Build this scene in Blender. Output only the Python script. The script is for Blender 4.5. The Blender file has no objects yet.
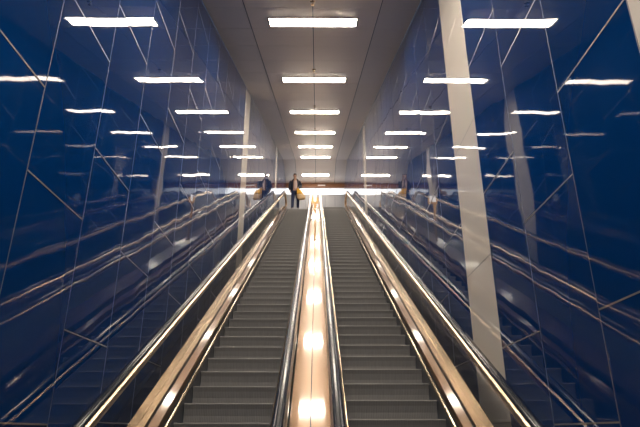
import bpy, bmesh, math, random
from mathutils import Vector, Matrix
random.seed(7)
S = bpy.context.scene
C = S.collection

# ------------------------------------------------------------------ numbers
AL = math.radians(27.95)                 # incline of the escalators
TA = math.tan(AL)
CZ = 1.6                                 # eye height
LAND = 11.85                             # upper landing
HW = 1.75                                # half width of the corridor
EC = 0.87                                # escalator centre from corridor centre
MOD = 0.905                              # cladding module
YEND = 30.2
CSL = 0.3747
YB = 27.0                                # ceiling turns level
def ceil_z(y): return CZ + 6.74 + (min(y, YB) - 7.69) * CSL

# ------------------------------------------------------------------ helpers
def link(o, parent=None):
    C.objects.link(o)
    if parent is not None: o.parent = parent
    return o
def mesh(name, bm, mats, parent=None, smooth=False, recalc=True):
    if recalc: bmesh.ops.recalc_face_normals(bm, faces=bm.faces)
    me = bpy.data.meshes.new(name); bm.to_mesh(me); bm.free()
    for m in (mats if isinstance(mats, (list, tuple)) else [mats]): me.materials.append(m)
    if smooth:
        for p in me.polygons: p.use_smooth = True
    return link(bpy.data.objects.new(name, me), parent)
def tag(o, label=None, cat=None, group=None, kind=None):
    if label: o['label'] = label
    if cat: o['category'] = cat
    if group: o['group'] = group
    if kind: o['kind'] = kind
    return o
def thing(name, label, cat, loc=(0, 0, 0), group=None):
    o = bpy.data.objects.new(name, None); link(o); o.location = loc
    return tag(o, label, cat, group)
def structure(name, label, cat, bm, mats, parent=None):
    o = mesh(name, bm, mats, parent)
    if parent is None: tag(o, label, cat, kind='structure')
    return o
def box(bm, x0, x1, y0, y1, z0, z1, mi=0, M=None):
    vs = [bm.verts.new((x, y, z)) for x in (x0, x1) for y in (y0, y1) for z in (z0, z1)]
    if M is not None:
        for v in vs: v.co = M @ v.co
    for idx in ((0, 1, 3, 2), (4, 6, 7, 5), (0, 4, 5, 1), (2, 3, 7, 6), (0, 2, 6, 4), (1, 5, 7, 3)):
        bm.faces.new([vs[i] for i in idx]).material_index = mi
    return vs
def bevel(bm, w, seg=2):
    bmesh.ops.bevel(bm, geom=list(bm.edges), offset=w, segments=seg, affect='EDGES', profile=0.5)
def lathe(bm, prof, n=16, M=Matrix.Identity(4), mi=0):
    rings = []
    for r, z in prof:
        rings.append([bm.verts.new(M @ Vector((r*math.cos(2*math.pi*i/n), r*math.sin(2*math.pi*i/n), z))) for i in range(n)])
    for a, b in zip(rings, rings[1:]):
        for i in range(n):
            bm.faces.new((a[i], a[(i+1) % n], b[(i+1) % n], b[i])).material_index = mi
    for r in (rings[0], rings[-1]):
        bm.faces.new(r).material_index = mi
def tube(bm, pts, r, n=8):
    rings = []
    P = [Vector(p) for p in pts]
    for i, p in enumerate(P):
        t = (P[min(i+1, len(P)-1)] - P[max(i-1, 0)]).normalized()
        u = t.orthogonal().normalized() if not rings else (pu - t * pu.dot(t)).normalized()
        pu = u; w = t.cross(u)
        rings.append([bm.verts.new(p + r*(math.cos(2*math.pi*k/n)*u + math.sin(2*math.pi*k/n)*w)) for k in range(n)])
    for a, b in zip(rings, rings[1:]):
        for k in range(n): bm.faces.new((a[k], a[(k+1) % n], b[(k+1) % n], b[k]))
    bm.faces.new(rings[0]); bm.faces.new(rings[-1])

# ------------------------------------------------------------------ materials
def new_mat(name):
    m = bpy.data.materials.new(name); m.use_nodes = True
    nt = m.node_tree; b = nt.nodes['Principled BSDF']
    return m, nt, b
def setp(b, **k):
    for key, v in k.items():
        n = key.replace('_', ' ')
        if n in b.inputs: b.inputs[n].default_value = v
def add_bump(nt, b, scale, dist, detail=2.0, stretch=(1, 1, 1), strength=1.0):
    tc = nt.nodes.new('ShaderNodeTexCoord'); mp = nt.nodes.new('ShaderNodeMapping')
    mp.inputs['Scale'].default_value = stretch
    nz = nt.nodes.new('ShaderNodeTexNoise'); nz.inputs['Scale'].default_value = scale; nz.inputs['Detail'].default_value = detail
    bp = nt.nodes.new('ShaderNodeBump'); bp.inputs['Distance'].default_value = dist; bp.inputs['Strength'].default_value = strength
    nt.links.new(tc.outputs['Object'], mp.inputs['Vector']); nt.links.new(mp.outputs['Vector'], nz.inputs['Vector'])
    nt.links.new(nz.outputs['Fac'], bp.inputs['Height']); nt.links.new(bp.outputs['Normal'], b.inputs['Normal'])
    return nz, mp
def simple(name, col, rough=0.5, metal=0.0, bump=None, noise=0.0, **k):
    m, nt, b = new_mat(name)
    setp(b, Base_Color=(*col, 1), Roughness=rough, Metallic=metal, **k)
    if bump: add_bump(nt, b, *bump)
    if noise:
        tc = nt.nodes.new('ShaderNodeTexCoord'); nz = nt.nodes.new('ShaderNodeTexNoise'); nz.inputs['Scale'].default_value = 6; nz.inputs['Detail'].default_value = 5
        mx = nt.nodes.new('ShaderNodeMix'); mx.data_type = 'RGBA'
        mx.inputs['A'].default_value = (*[c*(1-noise) for c in col], 1); mx.inputs['B'].default_value = (*[min(1, c*(1+noise)) for c in col], 1)
        nt.links.new(tc.outputs['Object'], nz.inputs['Vector']); nt.links.new(nz.outputs['Fac'], mx.inputs['Factor']); nt.links.new(mx.outputs['Result'], b.inputs['Base Color'])
    return m
def emit(name, col, strength):
    m, nt, b = new_mat(name)
    setp(b, Base_Color=(0.8, 0.8, 0.8, 1), Roughness=0.4, Emission_Color=(*col, 1), Emission_Strength=strength)
    return m

def glossy_panel(name, col, ior):
    m, nt, b = new_mat(name)
    setp(b, Base_Color=(*col, 1), Roughness=0.025, IOR=ior)
    add_bump(nt, b, 1.1, 0.0036, 1.5)
    return m
M_BLUE = glossy_panel('blue enamelled panel', (0.001, 0.034, 0.150), 1.7)
M_BEIGE = glossy_panel('beige panel', (0.80, 0.74, 0.66), 1.6)
M_SEAM = simple('panel joint strip', (0.36, 0.33, 0.30), 0.4, 0.5)
M_SEAMV = simple('upright joint strip', (0.20, 0.21, 0.25), 0.4, 0.3)
M_CEIL = simple('satin ceiling metal', (0.95, 0.80, 0.66), 0.4, 0.15, bump=(3.0, 0.003, 2.0, (40, 1, 1)))
M_CEIL_SHADED = simple('satin ceiling metal shaded edge strip', (0.80, 0.70, 0.61), 0.4, 0.15, bump=(3.0, 0.003, 2.0, (40, 1, 1)))  # same metal as the centre; weaker light at the sides put into the colour
M_BLACK = simple('shadow gap black', (0.01, 0.011, 0.013), 0.7)
M_STEEL = simple('brushed warm stainless', (0.27, 0.165, 0.092), 0.33, 1.0, bump=(4.0, 0.0006, 2.0, (60, 1, 1)), Coat_Weight=1.0, Coat_Roughness=0.075, Coat_IOR=1.9)
M_SATIN = simple('satin warm stainless', (0.33, 0.215, 0.125), 0.24, 1.0, bump=(4.0, 0.0012, 2.0, (60, 1, 1)))
M_GUIDE = simple('brushed gold-toned handrail guide', (0.74, 0.56, 0.38), 0.28, 1.0)
M_STEEL2 = simple('polished warm stainless', (0.85, 0.68, 0.48), 0.16, 1.0)
M_SKIRT = simple('skirt steel', (0.16, 0.17, 0.19), 0.4, 0.8)
M_RUBBER = simple('handrail rubber', (0.025, 0.028, 0.034), 0.15, 0.0, IOR=1.5)
M_BRUSH = simple('skirt brush', (0.012, 0.013, 0.016), 0.8)
M_FLOOR = simple('landing stone', (0.30, 0.30, 0.31), 0.35, 0.0, noise=0.12)
M_ENDWALL = simple('grey end wall', (0.33, 0.335, 0.35), 0.45, 0.0, noise=0.06)
M_BROWN = simple('brown beam', (0.26, 0.11, 0.05), 0.45, 0.0, noise=0.1)
M_LAMP = emit('lamp diffuser', (1.0, 0.87, 0.72), 33.0)
M_LAMPCASE = simple('lamp housing', (0.35, 0.34, 0.33), 0.4, 0.7)
M_DAY = emit('daylit frosted pane', (0.86, 0.93, 1.0), 0.75)
M_BRASS = simple('bronze post', (0.34, 0.20, 0.085), 0.35, 0.8)
M_HEAD = emit('post light', (1.0, 0.95, 0.88), 0.5)

def glass_mat():
    m = bpy.data.materials.new('balustrade glass'); m.use_nodes = True
    nt = m.node_tree; nt.nodes.clear()
    out = nt.nodes.new('ShaderNodeOutputMaterial'); mix = nt.nodes.new('ShaderNodeMixShader')
    tr = nt.nodes.new('ShaderNodeBsdfTransparent'); tr.inputs[0].default_value = (0.95, 0.965, 0.965, 1)
    gl = nt.nodes.new('ShaderNodeBsdfGlossy'); gl.inputs['Roughness'].default_value = 0.03
    fr = nt.nodes.new('ShaderNodeFresnel'); fr.inputs['IOR'].default_value = 1.5
    ge = nt.nodes.new('ShaderNodeNewGeometry'); inv = nt.nodes.new('ShaderNodeMath'); inv.operation = 'SUBTRACT'; inv.inputs[0].default_value = 1.0
    mul = nt.nodes.new('ShaderNodeMath'); mul.operation = 'MULTIPLY'          # the back face of the pane only lets light through
    nt.links.new(ge.outputs['Backfacing'], inv.inputs[1]); nt.links.new(inv.outputs[0], mul.inputs[0]); nt.links.new(fr.outputs[0], mul.inputs[1])
    nt.links.new(mul.outputs[0], mix.inputs[0]); nt.links.new(tr.outputs[0], mix.inputs[1]); nt.links.new(gl.outputs[0], mix.inputs[2])
    nt.links.new(mix.outputs[0], out.inputs[0])
    return m
M_GLASS = glass_mat()

def step_mat():
    m, nt, b = new_mat('ribbed step aluminium')
    setp(b, Roughness=0.5, Metallic=0.1)
    tc = nt.nodes.new('ShaderNodeTexCoord'); wv = nt.nodes.new('ShaderNodeTexWave')
    wv.wave_type = 'BANDS'; wv.bands_direction = 'X'; wv.inputs['Scale'].default_value = 17.0
    nz = nt.nodes.new('ShaderNodeTexNoise'); nz.inputs['Scale'].default_value = 9.0; nz.inputs['Detail'].default_value = 6
    mp = nt.nodes.new('ShaderNodeMapping'); mp.inputs['Scale'].default_value = (6, 1, 0.6)
    nt.links.new(tc.outputs['Object'], wv.inputs['Vector']); nt.links.new(tc.outputs['Object'], mp.inputs['Vector']); nt.links.new(mp.outputs['Vector'], nz.inputs['Vector'])
    mx = nt.nodes.new('ShaderNodeMix'); mx.data_type = 'RGBA'
    mx.inputs['A'].default_value = (0.150, 0.148, 0.146, 1); mx.inputs['B'].default_value = (0.225, 0.218, 0.21, 1)
    nt.links.new(nz.outputs['Fac'], mx.inputs['Factor']); nt.links.new(mx.outputs['Result'], b.inputs['Base Color'])
    bp = nt.nodes.new('ShaderNodeBump'); bp.inputs['Distance'].default_value = 0.003; bp.inputs['Strength'].default_value = 0.2
    nt.links.new(wv.outputs['Fac'], bp.inputs['Height']); nt.links.new(bp.outputs['Normal'], b.inputs['Normal'])
    return m
M_STEP = step_mat()

# ------------------------------------------------------------------ walls
def clip(poly, f):
    out = []
    for i in range(len(poly)):
        a, b = poly[i], poly[(i+1) % len(poly)]
        fa, fb = f(a), f(b)
        if fa >= 0: out.append(a)
        if (fa >= 0) != (fb >= 0):
            t = fa/(fa-fb); out.append((a[0]+(b[0]-a[0])*t, a[1]+(b[1]-a[1])*t))
    return out
def base_z(y):
    return max(-0.2, min(TA*y - 1.42 - 0.15, LAND))
def build_wall(sx, name, label, y0, beige, k0, k1):
    hw = HW + (0.04 if sx < 0 else 0.0)      # the left wall stands a touch farther out
    bm = bmesh.new()
    rnd = random.Random(3 if sx < 0 else 11)
    def add(poly, mi, x, tilt=(0, 0), th=0.03):
        poly = clip(poly, lambda p: CZ+6.74+(p[0]-7.69)*CSL - p[1] if p[0] <= YB+1e-6 else ceil_z(YB)-p[1])
        poly = clip(poly, lambda p: p[1] - (TA*p[0]-1.57) if p[0] < 24.9 else p[1]-LAND+0.0)
        poly = clip(poly, lambda p: p[1] + 0.02)
        if len(poly) < 3: return
        cy = sum(p[0] for p in poly)/len(poly); cz = sum(p[1] for p in poly)/len(poly)
        fr = [bm.verts.new((sx*(x + tilt[0]*(p[0]-cy) + tilt[1]*(p[1]-cz)), p[0], p[1])) for p in poly]
        bk = [bm.verts.new((sx*(x+th), p[0], p[1])) for p in poly]
        bm.faces.new(fr).material_index = mi
        bm.faces.new(bk[::-1]).material_index = mi
        n = len(poly)
        for i in range(n): bm.faces.new((fr[i], bk[i], bk[(i+1) % n], fr[(i+1) % n])).material_index = mi
    g = 0.005
    for k in range(k0, k1):
        a, b = y0 + MOD*k, min(y0 + MOD*(k+1), YEND)
        if a >= YEND: break
        parts = [(a, b)] if not (a < YB < b) else [(a, YB), (YB, b)]
        zj = CZ + (2.2 + 0.775*k + 0.12*(k % 2)) - 1.52*12     # joint height at this column
        for i, (p, q) in enumerate(parts):
            z = zj
            lo, hi = base_z(p)-0.3, ceil_z(q)+0.3
            while z < hi:
                if z + 1.52 > lo:
                    t = (rnd.uniform(-.0022, .0022), rnd.uniform(-.0022, .0022))
                    add([(p+g*(i == 0), z+g), (q-g*(q == b), z+g), (q-g*(q == b), z+1.52-g), (p+g*(i == 0), z+1.52-g)], 1 if k in beige else 0, hw, t)
                    add([(p+g, z-.005), (q-g, z-.005), (q-g, z+.005), (p+g, z+.005)], 2, hw-0.002, th=0.02)
                z += 1.52
        add([(a-.003, base_z(a)-.3), (a+.003, base_z(a)-.3), (a+.003, ceil_z(a)+.3), (a-.003, ceil_z(a)+.3)], 3, hw-0.001, th=0.02)
    return structure(name, label, 'wall', bm, [M_BLUE, M_BEIGE, M_SEAM, M_SEAMV])
build_wall(-1, 'wall_left', 'left wall of glossy deep blue panels with stepped joints', 2.29, (11, 22), -5, 31)
build_wall(1, 'wall_right', 'right wall of glossy blue panels with a pale beige strip', 2.33, (-1, 3, 16), -5, 31)

# ------------------------------------------------------------------ ceiling
bm = bmesh.new()
def ceil_pt(x, y, dz=0): return (x, y, ceil_z(y)+dz)
yl = [7.69 - 3.63*3 + 0.454 + 0.9075*i for i in range(80)]
yl = [y for y in yl if -3.2 < y < YB-0.3] + [YB] + [28.2, 29.2, YEND]
XS = [(-1.785, -1.137, 1), (-1.122, -0.006, 0), (0.006, 1.122, 0), (1.137, 1.745, 1)]
for a, b in zip(yl, yl[1:]):
    for x0, x1, mi in XS:
        p = [ceil_pt(x0, a+.004), ceil_pt(x1, a+.004), ceil_pt(x1, b-.004), ceil_pt(x0, b-.004)]
        lo = [bm.verts.new(q) for q in p]; up = [bm.verts.new((q[0], q[1], q[2]+0.02)) for q in p]
        bm.faces.new(lo[::-1]).material_index = mi; bm.faces.new(up).material_index = mi
        for i in range(4): bm.faces.new((lo[i], lo[(i+1) % 4], up[(i+1) % 4], up[i])).material_index = mi
for a, b in ((yl[0], YB), (YB, YEND)):       # dark void above the joints
    p = [ceil_pt(-HW-.04, a, .03), ceil_pt(HW, a, .03), ceil_pt(HW, b, .03), ceil_pt(-HW-.04, b, .03)]
    lo = [bm.verts.new(q) for q in p]; up = [bm.verts.new((q[0], q[1], q[2]+0.05)) for q in p]
    bm.faces.new(lo[::-1]).material_index = 2; bm.faces.new(up).material_index = 2
    for i in range(4): bm.faces.new((lo[i], lo[(i+1) % 4], up[(i+1) % 4], up[i])).material_index = 2
structure('ceiling', 'sloping ceiling of satin metal panels with dark joints', 'ceiling', bm, [M_CEIL, M_CEIL_SHADED, M_BLACK])

# ------------------------------------------------------------------ landing, lobby, end wall
bm = bmesh.new(); box(bm, -HW-.035, HW, 25.0, YEND, LAND-0.15, LAND)
structure('floor', 'grey stone floor of the upper landing', 'floor', bm, M_FLOOR)
bm = bmesh.new(); box(bm, -HW-.035, HW, -3.2, 2.0, -0.2, -0.002)
structure('floor_lobby', 'stone floor of the lower lobby', 'floor', bm, M_FLOOR)
bm = bmesh.new()
zw0, zw1, zc = CZ+13.29, CZ+13.70, ceil_z(YB)
n = 6
for i in range(n):
    W = 2*HW+.04; a = -HW-.04 + W*i/n; b = -HW-.04 + W*(i+1)/n
    box(bm, a+.005, b-.005, YEND, YEND+.1, LAND, zw0-.04)
box(bm, -HW-.04, HW, YEND+.03, YEND+.14, LAND, zw0-.04, 1)
structure('wall_back', 'grey panelled end wall below the bright window band', 'wall', bm, [M_ENDWALL, M_BLACK])
bm = bmesh.new(); box(bm, -HW-.038, HW, YEND-.12, YEND+.14, zw1, zc-.002); bevel(bm, .01)
structure('trim_1', 'brown beam above the bright window band', 'beam', bm, M_BROWN)
w = tag(bpy.data.objects.new('window_1', None), 'bright horizontal window band at the top of the end wall', 'window', kind='structure'); link(w); w.location = (0, YEND, zw0)
bm = bmesh.new()
box(bm, -HW-.038, HW, YEND-.02, YEND+.14, zw0-.04, zw0, 0)
for i in range(5):
    x = -HW + 2*HW*i/4; x0 = max(-HW, x-.015); x1 = min(HW, x+.015)
    box(bm, x0, x1, YEND+.02, YEND+.1, zw0, zw1, 0)
f = mesh('window_frame', bm, simple('window frame', (.55, .56, .58), .4, .5), w); f.matrix_parent_inverse = Matrix.Translation(w.location).inverted()
bm = bmesh.new(); box(bm, -HW-.038, HW, YEND+.06, YEND+.08, zw0, zw1)
f = mesh('pane', bm, M_DAY, w); f.matrix_parent_inverse = Matrix.Translation(w.location).inverted()

# small pale sign on the beam
t = thing('hanging_sign', 'tiny sign with pale lettering on the brown beam', 'sign', (0.38, YEND-.125, (zw1+zc)/2))
bm = bmesh.new(); box(bm, -.30, .26, -.012, 0.004, -.07, .07)
mesh('backing_plate', bm, simple('sign brown', (.20, .09, .05), .4), t)
bm = bmesh.new()
box(bm, -.25, .20, -.018, -.011, -.045, .02)
mesh('lettering', bm, simple('sign white', (.85, .82, .78), .5), t)

# ------------------------------------------------------------------ ceiling lights
lamp_y = [7.81 + 3.63*i for i in range(-2, 6)] + [28.95]
order = ['third from the far end', ]
lab = {0: None}
names = {-2: 'unseen ceiling light added above the lower lobby to light the scene', -1: 'unseen ceiling light added overhead, just out of the frame top',  # both lamps are out of view, added for the light they give
 0: 'nearest and largest glowing strip light on the ceiling', 1: 'second nearest glowing strip light on the ceiling',
 2: 'third nearest glowing strip light on the ceiling', 3: 'fourth nearest glowing strip light on the ceiling',
 4: 'fifth nearest strip light, small, on the sloping ceiling', 5: 'last small strip light on the sloping ceiling before it levels',
 6: 'farthest strip light, on the level ceiling above the standing man'}
def lamp_meshes():
    bm = bmesh.new(); box(bm, -.80, .80, -.20, .20, -.012, -0.003); bevel(bm, .002, 1)
    a = bm
    bm2 = bmesh.new(); box(bm2, -.765, .765, -.175, .175, -.018, -.0125); bevel(bm2, .0015, 1)
    bm3 = bmesh.new(); box(bm3, -.785, -.7655, -.18, .18, -.020, -.0125); bevel(bm3, .003, 1)
    bm4 = bmesh.new(); box(bm4, .7655, .785, -.18, .18, -.020, -.0125); bevel(bm4, .003, 1)
    return a, bm2, bm3, bm4
proto = None
for i, y in enumerate(lamp_y):
    slope = math.atan(CSL) if y < YB else 0.0
    z = ceil_z(y) - 0.004
    if proto is None:
        r = thing('ceiling_light', names[-2], 'light', (0, 0, 0), 'strip lights along the ceiling')
        a, b_, c_, d_ = lamp_meshes()
        mesh('housing', a, M_LAMPCASE, r); mesh('diffuser', b_, M_LAMP, r); mesh('end_cap', c_, M_LAMPCASE, r); mesh('end_cap', d_, M_LAMPCASE, r)
        proto = r
    else:
        r = proto.copy(); link(r)
        for ch in list(proto.children):
            c = ch.copy(); link(c, r)
    r.location = (0, y, z); r.rotation_euler = (slope, 0, 0); r['label'] = names[i-2]
    if y > YB: r.scale = (1, .6, 1)

# sprinkler heads on the centre joint
sp_names = ['nearest brass sprinkler head on the ceiling centre joint', 'second nearest brass sprinkler head, before the second strip light',
            'third nearest brass sprinkler head, before the third strip light', 'fourth nearest brass sprinkler head, before the fourth strip light',
            'farthest brass sprinkler head, before the fifth strip light']
for i in range(5):
    y = 7.69 + 3.63*i - 0.72
    bm = bmesh.new(); lathe(bm, [(.045, 0.0), (.045, -.008), (.018, -.014), (.018, -.05), (.03, -.055), (.03, -.062)], 14)
    o = mesh('sprinkler_head', bm, M_STEEL2, None); o.location = (0, y, ceil_z(y)-.005)
    o.rotation_euler = (math.atan(CSL), 0, 0)
    tag(o, sp_names[i], 'sprinkler', 'sprinkler heads on the ceiling joint')

# ------------------------------------------------------------------ escalators
def fillet(pts, r, n=7):
    out = [Vector(pts[0])]
    for a, b, c in zip(pts, pts[1:], pts[2:]):
        a, b, c = Vector(a), Vector(b), Vector(c)
        u = (a-b).normalized(); w = (c-b).normalized()
        ang = u.angle(w); tl = r/math.tan(ang/2)
        p0, p1 = b+u*tl, b+w*tl
        ctr = b + (u+w).normalized()*(r/math.sin(ang/2))
        v0, v1 = p0-ctr, p1-ctr
        for i in range(n+1):
            t = i/n; v = v0.lerp(v1, t).normalized()*r; out.append(ctr+v)
    out.append(Vector(pts[-1]))
    return out
YN0, YN1 = 1.42/TA, (LAND+1.42)/TA
PATH = fillet([(0.9, 0), (YN0, 0), (YN1, LAND), (25.9, LAND)], 1.4)
def normals(P):
    N = []
    for i in range(len(P)):
        ns = []
        for a, b in ((i-1, i), (i, i+1)):
            if a >= 0 and b < len(P):
                d = (P[b]-P[a]).normalized(); ns.append(Vector((-d.y, d.x)))
        n = sum(ns, Vector((0, 0))).normalized()
        N.append(n/max(.3, n.dot(ns[0])))
    return N
def offs(P, h): return [p+n*h for p, n in zip(P, normals(P))]
def sub(P, a, b):
    out = []; s = 0
    for p, q in zip(P, P[1:]):
        L = (q-p).length
        if s+L > a and s < b:
            t0 = max(0, (a-s)/L); t1 = min(1, (b-s)/L)
            if not out: out.append(p.lerp(q, t0))
            out.append(p.lerp(q, t1))
        s += L
    return out
def plen(P): return sum((q-p).length for p, q in zip(P, P[1:]))
def sweep(bm, prof, P, cx, s, N=None):
    N = N or normals(P); rings = []
    for p, n in zip(P, N):
        rings.append([bm.verts.new((cx+s*x, p.x+n.x*h, p.y+n.y*h)) for x, h in prof])
    m = len(prof)
    for a, b in zip(rings, rings[1:]):
        for j in range(m): bm.faces.new((a[j], a[(j+1) % m], b[(j+1) % m], b[j]))
    bm.faces.new(rings[0]); bm.faces.new(rings[-1][::-1])
def zpath(y):
    for p, q in zip(PATH, PATH[1:]):
        if p.x <= y <= q.x: return p.y + (q.y-p.y)*(y-p.x)/(q.x-p.x)
    return PATH[-1].y if y > PATH[-1].x else 0.0
TREAD, RISE = 0.385, 0.385*TA
# one step, nosing at the origin
def step_mesh():
    bm = bmesh.new(); hw = .498
    prof = [(0, -.012), (.004, -.003), (.012, 0), (TREAD-.004, 0), (TREAD-.004, -.03), (.10, -.03), (.05, -RISE+.004), (.016, -RISE+.004), (.022, -.13), (.014, -.06)]
    L = [bm.verts.new((-hw, y, z)) for y, z in prof]; R = [bm.verts.new((hw, y, z)) for y, z in prof]
    m = len(prof)
    for j in range(m): bm.faces.new((L[j], L[(j+1) % m], R[(j+1) % m], R[j]))
    bm.faces.new(L[::-1]); bm.faces.new(R)
    bmesh.ops.recalc_face_normals(bm, faces=bm.faces)
    me = bpy.data.meshes.new('step'); bm.to_mesh(me); bm.free(); me.materials.append(M_STEP)
    return me
STEP = step_mesh()

def escalator(cx, side, label):
    """side: +1 when the wall is at +x. Built in world coordinates under an empty at the lower end."""
    root = thing('escalator', label, 'escalator', (cx, 0.9, 0), 'pair of escalators')
    inv = Matrix.Translation(Vector((-cx, -0.9, 0)))
    def part(name, bm, mat, parent=root, smooth=False):
        o = mesh(name, bm, mat, None, smooth)
        o.parent = parent; o.matrix_parent_inverse = inv
        return o
    # steps
    y = 2.02 + (0.07 if side > 0 else 0.0)
    while y < 25.0:
        o = bpy.data.objects.new('step', STEP); link(o, root); o.matrix_parent_inverse = inv
        o.location = (cx, y, zpath(y) if y < 24.75 else LAND-.004)
        y += TREAD
    # comb plates and landing plates
    bm = bmesh.new(); box(bm, cx-.5, cx+.5, 25.02, 25.9, LAND+.0005, LAND+.006)
    part('landing_plate', bm, M_STEEL2)
    bm = bmesh.new(); box(bm, cx-.5, cx+.5, 0.9, 2.0, -.001, .006)
    part('landing_plate', bm, M_STEEL2)
    for s in (-1, 1):
        wall = (s == side)
        xo = .80 if wall else EC-.004
        bm = bmesh.new(); sweep(bm, [(.503, -.45), (.503, .045), (.511, .065), (.525, .065), (.530, .045), (.530, -.45)], PATH, cx, s)
        part('skirt', bm, M_SKIRT)
        bm = bmesh.new(); sweep(bm, [(.5025, .047), (.5105, .068), (.5255, .068), (.5305, .047)], PATH, cx, s)
        part('skirt_cap', bm, M_STEEL2)
        bm = bmesh.new(); sweep(bm, [(.532, -.05), (.532, .04), (.552, .06), (.552, -.05)], PATH, cx, s)
        part('skirt_brush', bm, M_BRUSH)
        bm = bmesh.new(); sweep(bm, [(.553, -.08), (.553, .117), (.560, .13), (.645, .14), (.645, -.08)], PATH, cx, s)
        part('inner_deck', bm, M_STEEL)
        bm = bmesh.new(); sweep(bm, [(.646, -.08), (.646, .126), (.678, .126), (.678, -.08)], PATH, cx, s)
        part('glass_clamp', bm, M_BLACK)
        bm = bmesh.new(); sweep(bm, [(.679, -.3), (.679, .14 if wall else .22), (xo, .20 if wall else .22), (xo, -.3)], PATH, cx, s)
        part('outer_deck', bm, M_SATIN if wall else M_STEEL)
        if wall:
            bm = bmesh.new(); sweep(bm, [(.801, -.2), (.801, .06), (.853, .06), (.853, -.2)], PATH, cx, s)
            part('side_channel', bm, M_BLACK)
        # glass panels
        gp = offs(PATH, .54); L = plen(gp); a = 0.0; sh = 1.15
        cuts = [0.0]
        c = sh
        while c < L-.5: cuts.append(c); c += 2.1
        cuts.append(L)
        for a, b in zip(cuts, cuts[1:]):
            P = sub(gp, a+.004, b-.004)
            bm = bmesh.new(); sweep(bm, [(.656, -.41), (.656, .26), (.668, .26), (.668, -.41)], P, cx, s)
            part('glass_panel', bm, M_GLASS)
        # newel glass
        for (yc, zc_, sg) in ((0.9, 0, -1), (25.9, LAND, 1)):
            bm = bmesh.new(); A = []; B = []
            ring = [(yc, zc_+.13)] + [(yc+sg*.27*math.cos(t), zc_+.57+.25*math.sin(t)) for t in [math.radians(-80+ (170*i/12)) for i in range(13)]]
            A = [bm.verts.new((cx+s*.656, p[0], p[1])) for p in ring]; B = [bm.verts.new((cx+s*.668, p[0], p[1])) for p in ring]
            bm.faces.new(A); bm.faces.new(B[::-1])
            for i in range(len(A)): bm.faces.new((A[i], B[i], B[(i+1) % len(A)], A[(i+1) % len(A)]))
            part('newel_glass', bm, M_GLASS)
        # handrail path with newels
        top = offs(PATH, .86)
        HP = []
        for i in range(13):
            t = math.radians(-75 + 165*i/13); HP.append(Vector((0.9-.29*math.cos(t), .57+.29*math.sin(t))))
        HP += top
        for i in range(13):
            t = math.radians(90 - 165*(i+1)/13); HP.append(Vector((25.9+.29*math.cos(t), LAND+.57+.29*math.sin(t))))
        bm = bmesh.new()
        sweep(bm, [(.662-.040, -.084), (.662-.054, -.070), (.662-.056, -.045), (.662-.048, -.028), (.662-.033, -.018), (.662+.033, -.018), (.662+.048, -.028), (.662+.056, -.045), (.662+.054, -.070), (.662+.040, -.084)], HP, cx, s)
        part('handrail_guide', bm, M_GUIDE)
        bm = bmesh.new()
        pr = []
        for x, h in ((-.034, -.016), (-.038, -.008), (-.0385, .004), (-.034, .015), (-.022, .022), (0, .025), (.022, .022), (.034, .015), (.0385, .004), (.038, -.008), (.034, -.016)):
            pr.append((.662+x, h))
        sweep(bm, pr, HP, cx, s)
        part('handrail', bm, M_RUBBER, smooth=True)
    return root
escalator(-EC+.022, -1, 'left escalator of grey ribbed steps with the man at its top')
escalator(EC+.022, 1, 'right escalator of grey ribbed steps beside the pale wall strip')

# ------------------------------------------------------------------ slim post on the centre deck
py = 14.9; pz = TA*py - 1.42 + .22/math.cos(AL)
t = thing('signal_post', 'slim bronze post with a glowing head on the deck between the escalators', 'post', (.022, py, pz))
bm = bmesh.new(); box(bm, -.024, .024, -.03, .03, -.003, 1.18); bevel(bm, .006)
mesh('shaft', bm, M_BRASS, t)
bm = bmesh.new(); box(bm, -.055, .055, -.06, .06, .001, .02, M=Matrix.Rotation(AL, 4, 'X') ); bevel(bm, .004)
mesh('foot_plate', bm, M_BRASS, t)
bm = bmesh.new(); box(bm, -.10, .10, .0, .02, 1.13, 1.33); bevel(bm, .005)
mesh('bracket', bm, M_BRASS, t)
bm = bmesh.new(); box(bm, -.038, .038, -.05, -.001, 1.185, 1.385); bevel(bm, .012)
mesh('lamp_head', bm, M_HEAD, t)

# ------------------------------------------------------------------ the man with the bag
def skin_obj(name, pts, edges, radii, mat, parent, sub_=2, root=0):
    me = bpy.data.meshes.new(name); me.from_pydata([Vector(p) for p in pts], edges, []); me.materials.append(mat)
    o = bpy.data.objects.new(name, me); link(o, parent)
    o.modifiers.new('skin', 'SKIN'); 
    sv = me.skin_vertices[0].data if me.skin_vertices else None
    if sv is None:
        me.attributes.new('skin', 'FLOAT', 'POINT')
    for i, r in enumerate(radii):
        sv[i].radius = (r, r) if not isinstance(r, tuple) else r
        sv[i].use_root = (i == root)
    ss = o.modifiers.new('sub', 'SUBSURF'); ss.levels = sub_; ss.render_levels = sub_
    for p in o.modifiers: pass
    return o
M_SKIN = simple('skin', (.42, .25, .17), .5)
M_JACKET = simple('dark navy jacket', (.018, .022, .038), .7, bump=(30, .004, 3.0))
M_SHIRT = simple('pale pink shirt', (.62, .47, .42), .8)
M_JEANS = simple('navy trousers', (.016, .026, .075), .8)
M_SHOE = simple('dark shoes', (.02, .02, .025), .5)
M_HAIR = simple('dark hair', (.015, .012, .010), .7)
M_EYE = simple('dark eye', (.02, .02, .02), .2)
MX, MY = -1.02, 25.28
man = thing('person', 'man in an open dark jacket, pale shirt and navy trousers standing atop the left escalator', 'person', (MX, MY, LAND+.006))
man.scale = (1, 1, 1.08)
K = 1.88/1.80
def k(*p): return tuple(c*K for c in p)
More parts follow.
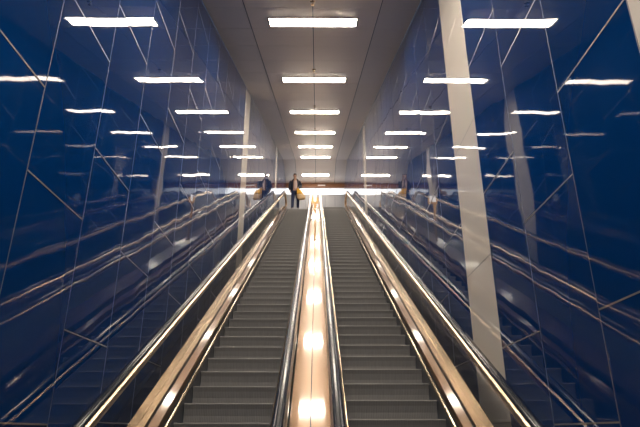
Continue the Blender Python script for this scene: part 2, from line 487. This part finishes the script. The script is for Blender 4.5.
# body: pelvis root. he faces -y; his left hand is at +x
B = []; E = []; R = []
def nv(p, r, prev=None):
    B.append(k(*p)); R.append(tuple(c*K for c in r) if isinstance(r, tuple) else r*K)
    if prev is not None: E.append((prev, len(B)-1))
    return len(B)-1
pel = nv((.02, 0, .93), (.15, .11))
sp1 = nv((.015, 0, 1.10), (.135, .10), pel); ch = nv((0, .01, 1.30), (.165, .11), sp1); nb = nv((-.005, .01, 1.47), .075, ch)
nk = nv((-.01, 0, 1.55), .055, nb); hd = nv((-.012, -.015, 1.63), (.084, .092), nk); ht = nv((-.012, -.01, 1.735), (.074, .084), hd)
def leg(sx, foot_x):
    h = nv((.02+sx*.095, 0, .88), .10, pel); kn = nv((foot_x*.6+(.02+sx*.095)*.4, -.015, .48), .062, h); an = nv((foot_x, .01, .09), .043, kn)
    nv((foot_x+sx*.02, -.12, .035), (.04, .03), an)
leg(-1, -.12); leg(1, .15)
# right arm (his right, -x): hanging, slightly bent
sR = nv((-.20, .01, 1.42), .065, ch); eR = nv((-.265, .03, 1.15), .047, sR); wR = nv((-.235, -.05, .92), .032, eR); hR = nv((-.228, -.07, .86), (.036, .02), wR)
sL = nv((.20, .01, 1.42), .065, ch); eL = nv((.275, .02, 1.16), .047, sL); wL = nv((.14, -.20, 1.00), .032, eL); hL = nv((.115, -.24, .965), (.034, .022), wL)
body = skin_obj('body', B, E, R, M_SKIN, man, 2, 0)
def fingers(name, palm, d, across, curl, mirror):
    pts = []; eds = []; rad = []
    d = Vector(d).normalized(); across = Vector(across).normalized(); curl = Vector(curl).normalized()
    for i, L in enumerate((.072, .082, .076, .058)):
        b = Vector(palm) + across*(-.027+.018*i); n0 = len(pts)
        p1 = b + d*L*.45 + curl*.004; p2 = p1 + (d*.75+curl*.65).normalized()*L*.33; p3 = p2 + (d*.3+curl).normalized()*L*.28
        pts += [b, p1, p2, p3]; rad += [.0095, .009, .0085, .0075]; eds += [(n0, n0+1), (n0+1, n0+2), (n0+2, n0+3)]
    b = Vector(palm) - d*.035 + across*(-.024); n0 = len(pts)
    p1 = b - across*.03 + d*.02 + curl*.015; p2 = p1 + d*.03 + curl*.012
    pts += [b, p1, p2]; rad += [.012, .010, .009]; eds += [(n0, n0+1), (n0+1, n0+2)]
    me_objs = []
    # each finger is its own chain, all in one mesh of the hand
    o = skin_obj(name, [tuple(c*K for c in p) for p in pts], eds, [r*K for r in rad], M_SKIN, man, 1, 0)
    for i in (0, 4, 8, 12, 16): o.data.skin_vertices[0].data[i].use_root = True
    return o
fingers('hand', (-.226, -.075, .845), (.05, -.15, -1), (0, -1, .1), (1, -.2, 0), False)
fingers('hand', (.108, -.252, .955), (-.35, -.55, -.6), (.8, -.5, 0), (-.2, .7, -.9), True)
# face
bm = bmesh.new()
lathe(bm, [(.002, .0), (.012, .006), (.014, .02), (.009, .045), (.003, .055)], 8, Matrix.Translation(Vector(k(-.012, -.105, 1.635))))
bmesh.ops.create_icosphere(bm, subdivisions=1, radius=.02, matrix=Matrix.Translation(Vector(k(-.095, 0, 1.65))) @ Matrix.Diagonal((.4, .8, 1.5, 1)))
bmesh.ops.create_icosphere(bm, subdivisions=1, radius=.02, matrix=Matrix.Translation(Vector(k(.071, 0, 1.65))) @ Matrix.Diagonal((.4, .8, 1.5, 1)))
mesh('nose_and_ears', bm, M_SKIN, man, True)
for sx in (-1, 1):
    bm = bmesh.new(); bmesh.ops.create_icosphere(bm, subdivisions=2, radius=.011, matrix=Matrix.Translation(Vector(k(-.012+sx*.032, -.085, 1.675))))
    mesh('eye', bm, M_EYE, man, True)
bm = bmesh.new(); bmesh.ops.create_icosphere(bm, subdivisions=2, radius=.022, matrix=Matrix.Translation(Vector(k(-.012, -.088, 1.605))) @ Matrix.Diagonal((1, .35, .28, 1)))
mesh('mouth', bm, simple('lips', (.3, .12, .1), .5), man, True)
bm = bmesh.new()
bmesh.ops.create_uvsphere(bm, u_segments=20, v_segments=14, radius=1, matrix=Matrix.Translation(Vector(k(-.012, .008, 1.70))) @ Matrix.Diagonal((.092, .108, .112, 1)))
bmesh.ops.delete(bm, geom=[v for v in bm.verts if v.co.y < -.04 and v.co.z < 1.715*K or v.co.z < 1.62*K], context='VERTS')
mesh('hair', bm, M_HAIR, man, True)
# clothes
skin_obj('shirt', [k(.02, -.012, .93), k(.012, -.02, 1.10), k(0, -.02, 1.30), k(-.005, 0, 1.46)], [(0, 1), (1, 2), (2, 3)], [(.165*K, .118*K), (.155*K, .115*K), (.17*K, .118*K), (.08*K, .07*K)], M_SHIRT, man, 2, 0)
pts = [k(.02, 0, .93), k(-.08, 0, .85), k(-.105, -.012, .48), k(-.12, .01, .10), k(.12, 0, .85), k(.14, -.012, .48), k(.15, .01, .10)]
skin_obj('trousers', pts, [(0, 1), (1, 2), (2, 3), (0, 4), (4, 5), (5, 6)], [(.165*K, .125*K), .118*K, .082*K, .07*K, .118*K, .082*K, .07*K], M_JEANS, man, 2, 0)
for sx, fx in ((-1, -.12), (1, .15)):
    skin_obj('shoe', [k(fx, .04, .055), k(fx+sx*.01, -.06, .05), k(fx+sx*.025, -.17, .04)], [(0, 1), (1, 2)], [(.055, .05), (.055, .048), (.045, .036)], M_SHOE, man, 2, 0)
# open jacket: two front halves joined behind, plus sleeves
bm = bmesh.new()
rows = [(1.545, .075, .075, 38), (1.475, .17, .10, 28), (1.36, .215, .135, 26), (1.20, .215, .145, 24), (1.05, .21, .15, 24), (.93, .215, .155, 26), (.86, .215, .155, 30)]
rings = []
for z, rx, ry, op in rows:
    rg = []
    for i in range(25):
        a = math.radians(-90 + op + (360-2*op)*i/24)
        rg.append((bm.verts.new(k(.005+rx*math.cos(a), ry*math.sin(a), z)), bm.verts.new(k(.005+(rx-.018)*math.cos(a), (ry-.018)*math.sin(a), z))))
    rings.append(rg)
for a, b in zip(rings, rings[1:]):
    for i in range(24):
        for w_ in (0, 1): bm.faces.new((a[i][w_], a[i+1][w_], b[i+1][w_], b[i][w_]))
    for i in (0, 24): bm.faces.new((a[i][0], a[i][1], b[i][1], b[i][0]))
for rg in (rings[0], rings[-1]):
    for i in range(24): bm.faces.new((rg[i][0], rg[i+1][0], rg[i+1][1], rg[i][1]))
jk = mesh('jacket', bm, M_JACKET, man, True)
ss = jk.modifiers.new('sub', 'SUBSURF'); ss.levels = 1; ss.render_levels = 1
for q in ([(-.165, .01, 1.42), (-.225, .015, 1.36), (-.272, .03, 1.15), (-.240, -.045, .93)], [(.165, .01, 1.42), (.225, .015, 1.36), (.283, .02, 1.16), (.155, -.185, 1.01)]):
    o = skin_obj('sleeve', [k(*p) for p in q], [(0, 1), (1, 2), (2, 3)], [.085*K, .085*K, .072*K, .052*K], M_JACKET, jk, 2, 0)

# bag: yellow upper, tan body, handles
bag = thing('shopping_bag', 'bulky yellow and tan shopping bag held by the man', 'bag', (MX+.29, MY-.36, LAND+.50))
bm = bmesh.new()
def blob(bm, secs, n=20):
    rings = []
    for x, z, rx, ry in secs:
        rings.append([bm.verts.new((x+rx*abs(math.cos(a))**.7*(1 if math.cos(a) >= 0 else -1), ry*abs(math.sin(a))**.7*(1 if math.sin(a) >= 0 else -1), z+.012*math.sin(3*a+z*20))) for a in [2*math.pi*i/n for i in range(n)]])
    for a, b in zip(rings, rings[1:]):
        for i in range(n): bm.faces.new((a[i], a[(i+1) % n], b[(i+1) % n], b[i]))
    bm.faces.new(rings[0]); bm.faces.new(rings[-1])
blob(bm, [(.04, -.06, .13, .07), (.04, -.03, .19, .10), (.03, .06, .215, .115), (.015, .15, .205, .11), (-.01, .21, .18, .10)])
mesh('bag_body', bm, simple('tan cloth', (.50, .35, .20), .8, noise=.15), bag, True)
bm = bmesh.new()
blob(bm, [(-.01, .205, .17, .095), (-.03, .29, .155, .085), (-.075, .40, .11, .06), (-.13, .50, .05, .035), (-.155, .535, .02, .02)])
mesh('bag_top', bm, simple('yellow plastic', (.62, .33, .02), .45, noise=.2), bag, True)
bm = bmesh.new()
tube(bm, [(-.13, .03, .49), (-.165, .075, .57), (-.175, .095, .60), (-.19, .075, .57), (-.15, .03, .49)], .012)
mesh('bag_handle', bm, simple('dark yellow strap', (.40, .22, .03), .6), bag, True)

# ------------------------------------------------------------------ world, camera, view
wd = bpy.data.worlds.new('world'); S.world = wd; wd.use_nodes = True
wd.node_tree.nodes['Background'].inputs[0].default_value = (.03, .075, .13, 1)
wd.node_tree.nodes['Background'].inputs[1].default_value = 1.0
cam = bpy.data.cameras.new('camera'); co = bpy.data.objects.new('camera', cam); link(co)
cam.sensor_width = 36; cam.lens = 550/640*36; cam.clip_start = .05; cam.clip_end = 200
co.location = (.075, 0, CZ); co.rotation_euler = (math.radians(90+21.76), 0, math.radians(-.36))
S.camera = co
S.view_settings.view_transform = 'Standard'; S.view_settings.look = 'None'; S.view_settings.gamma = 1.0
S.view_settings.use_curve_mapping = False; S.view_settings.exposure = 0.95
S.cycles.max_bounces = 10; S.cycles.glossy_bounces = 7; S.cycles.transparent_max_bounces = 24
S.cycles.sample_clamp_indirect = 8.0
S.cycles.caustics_reflective = True
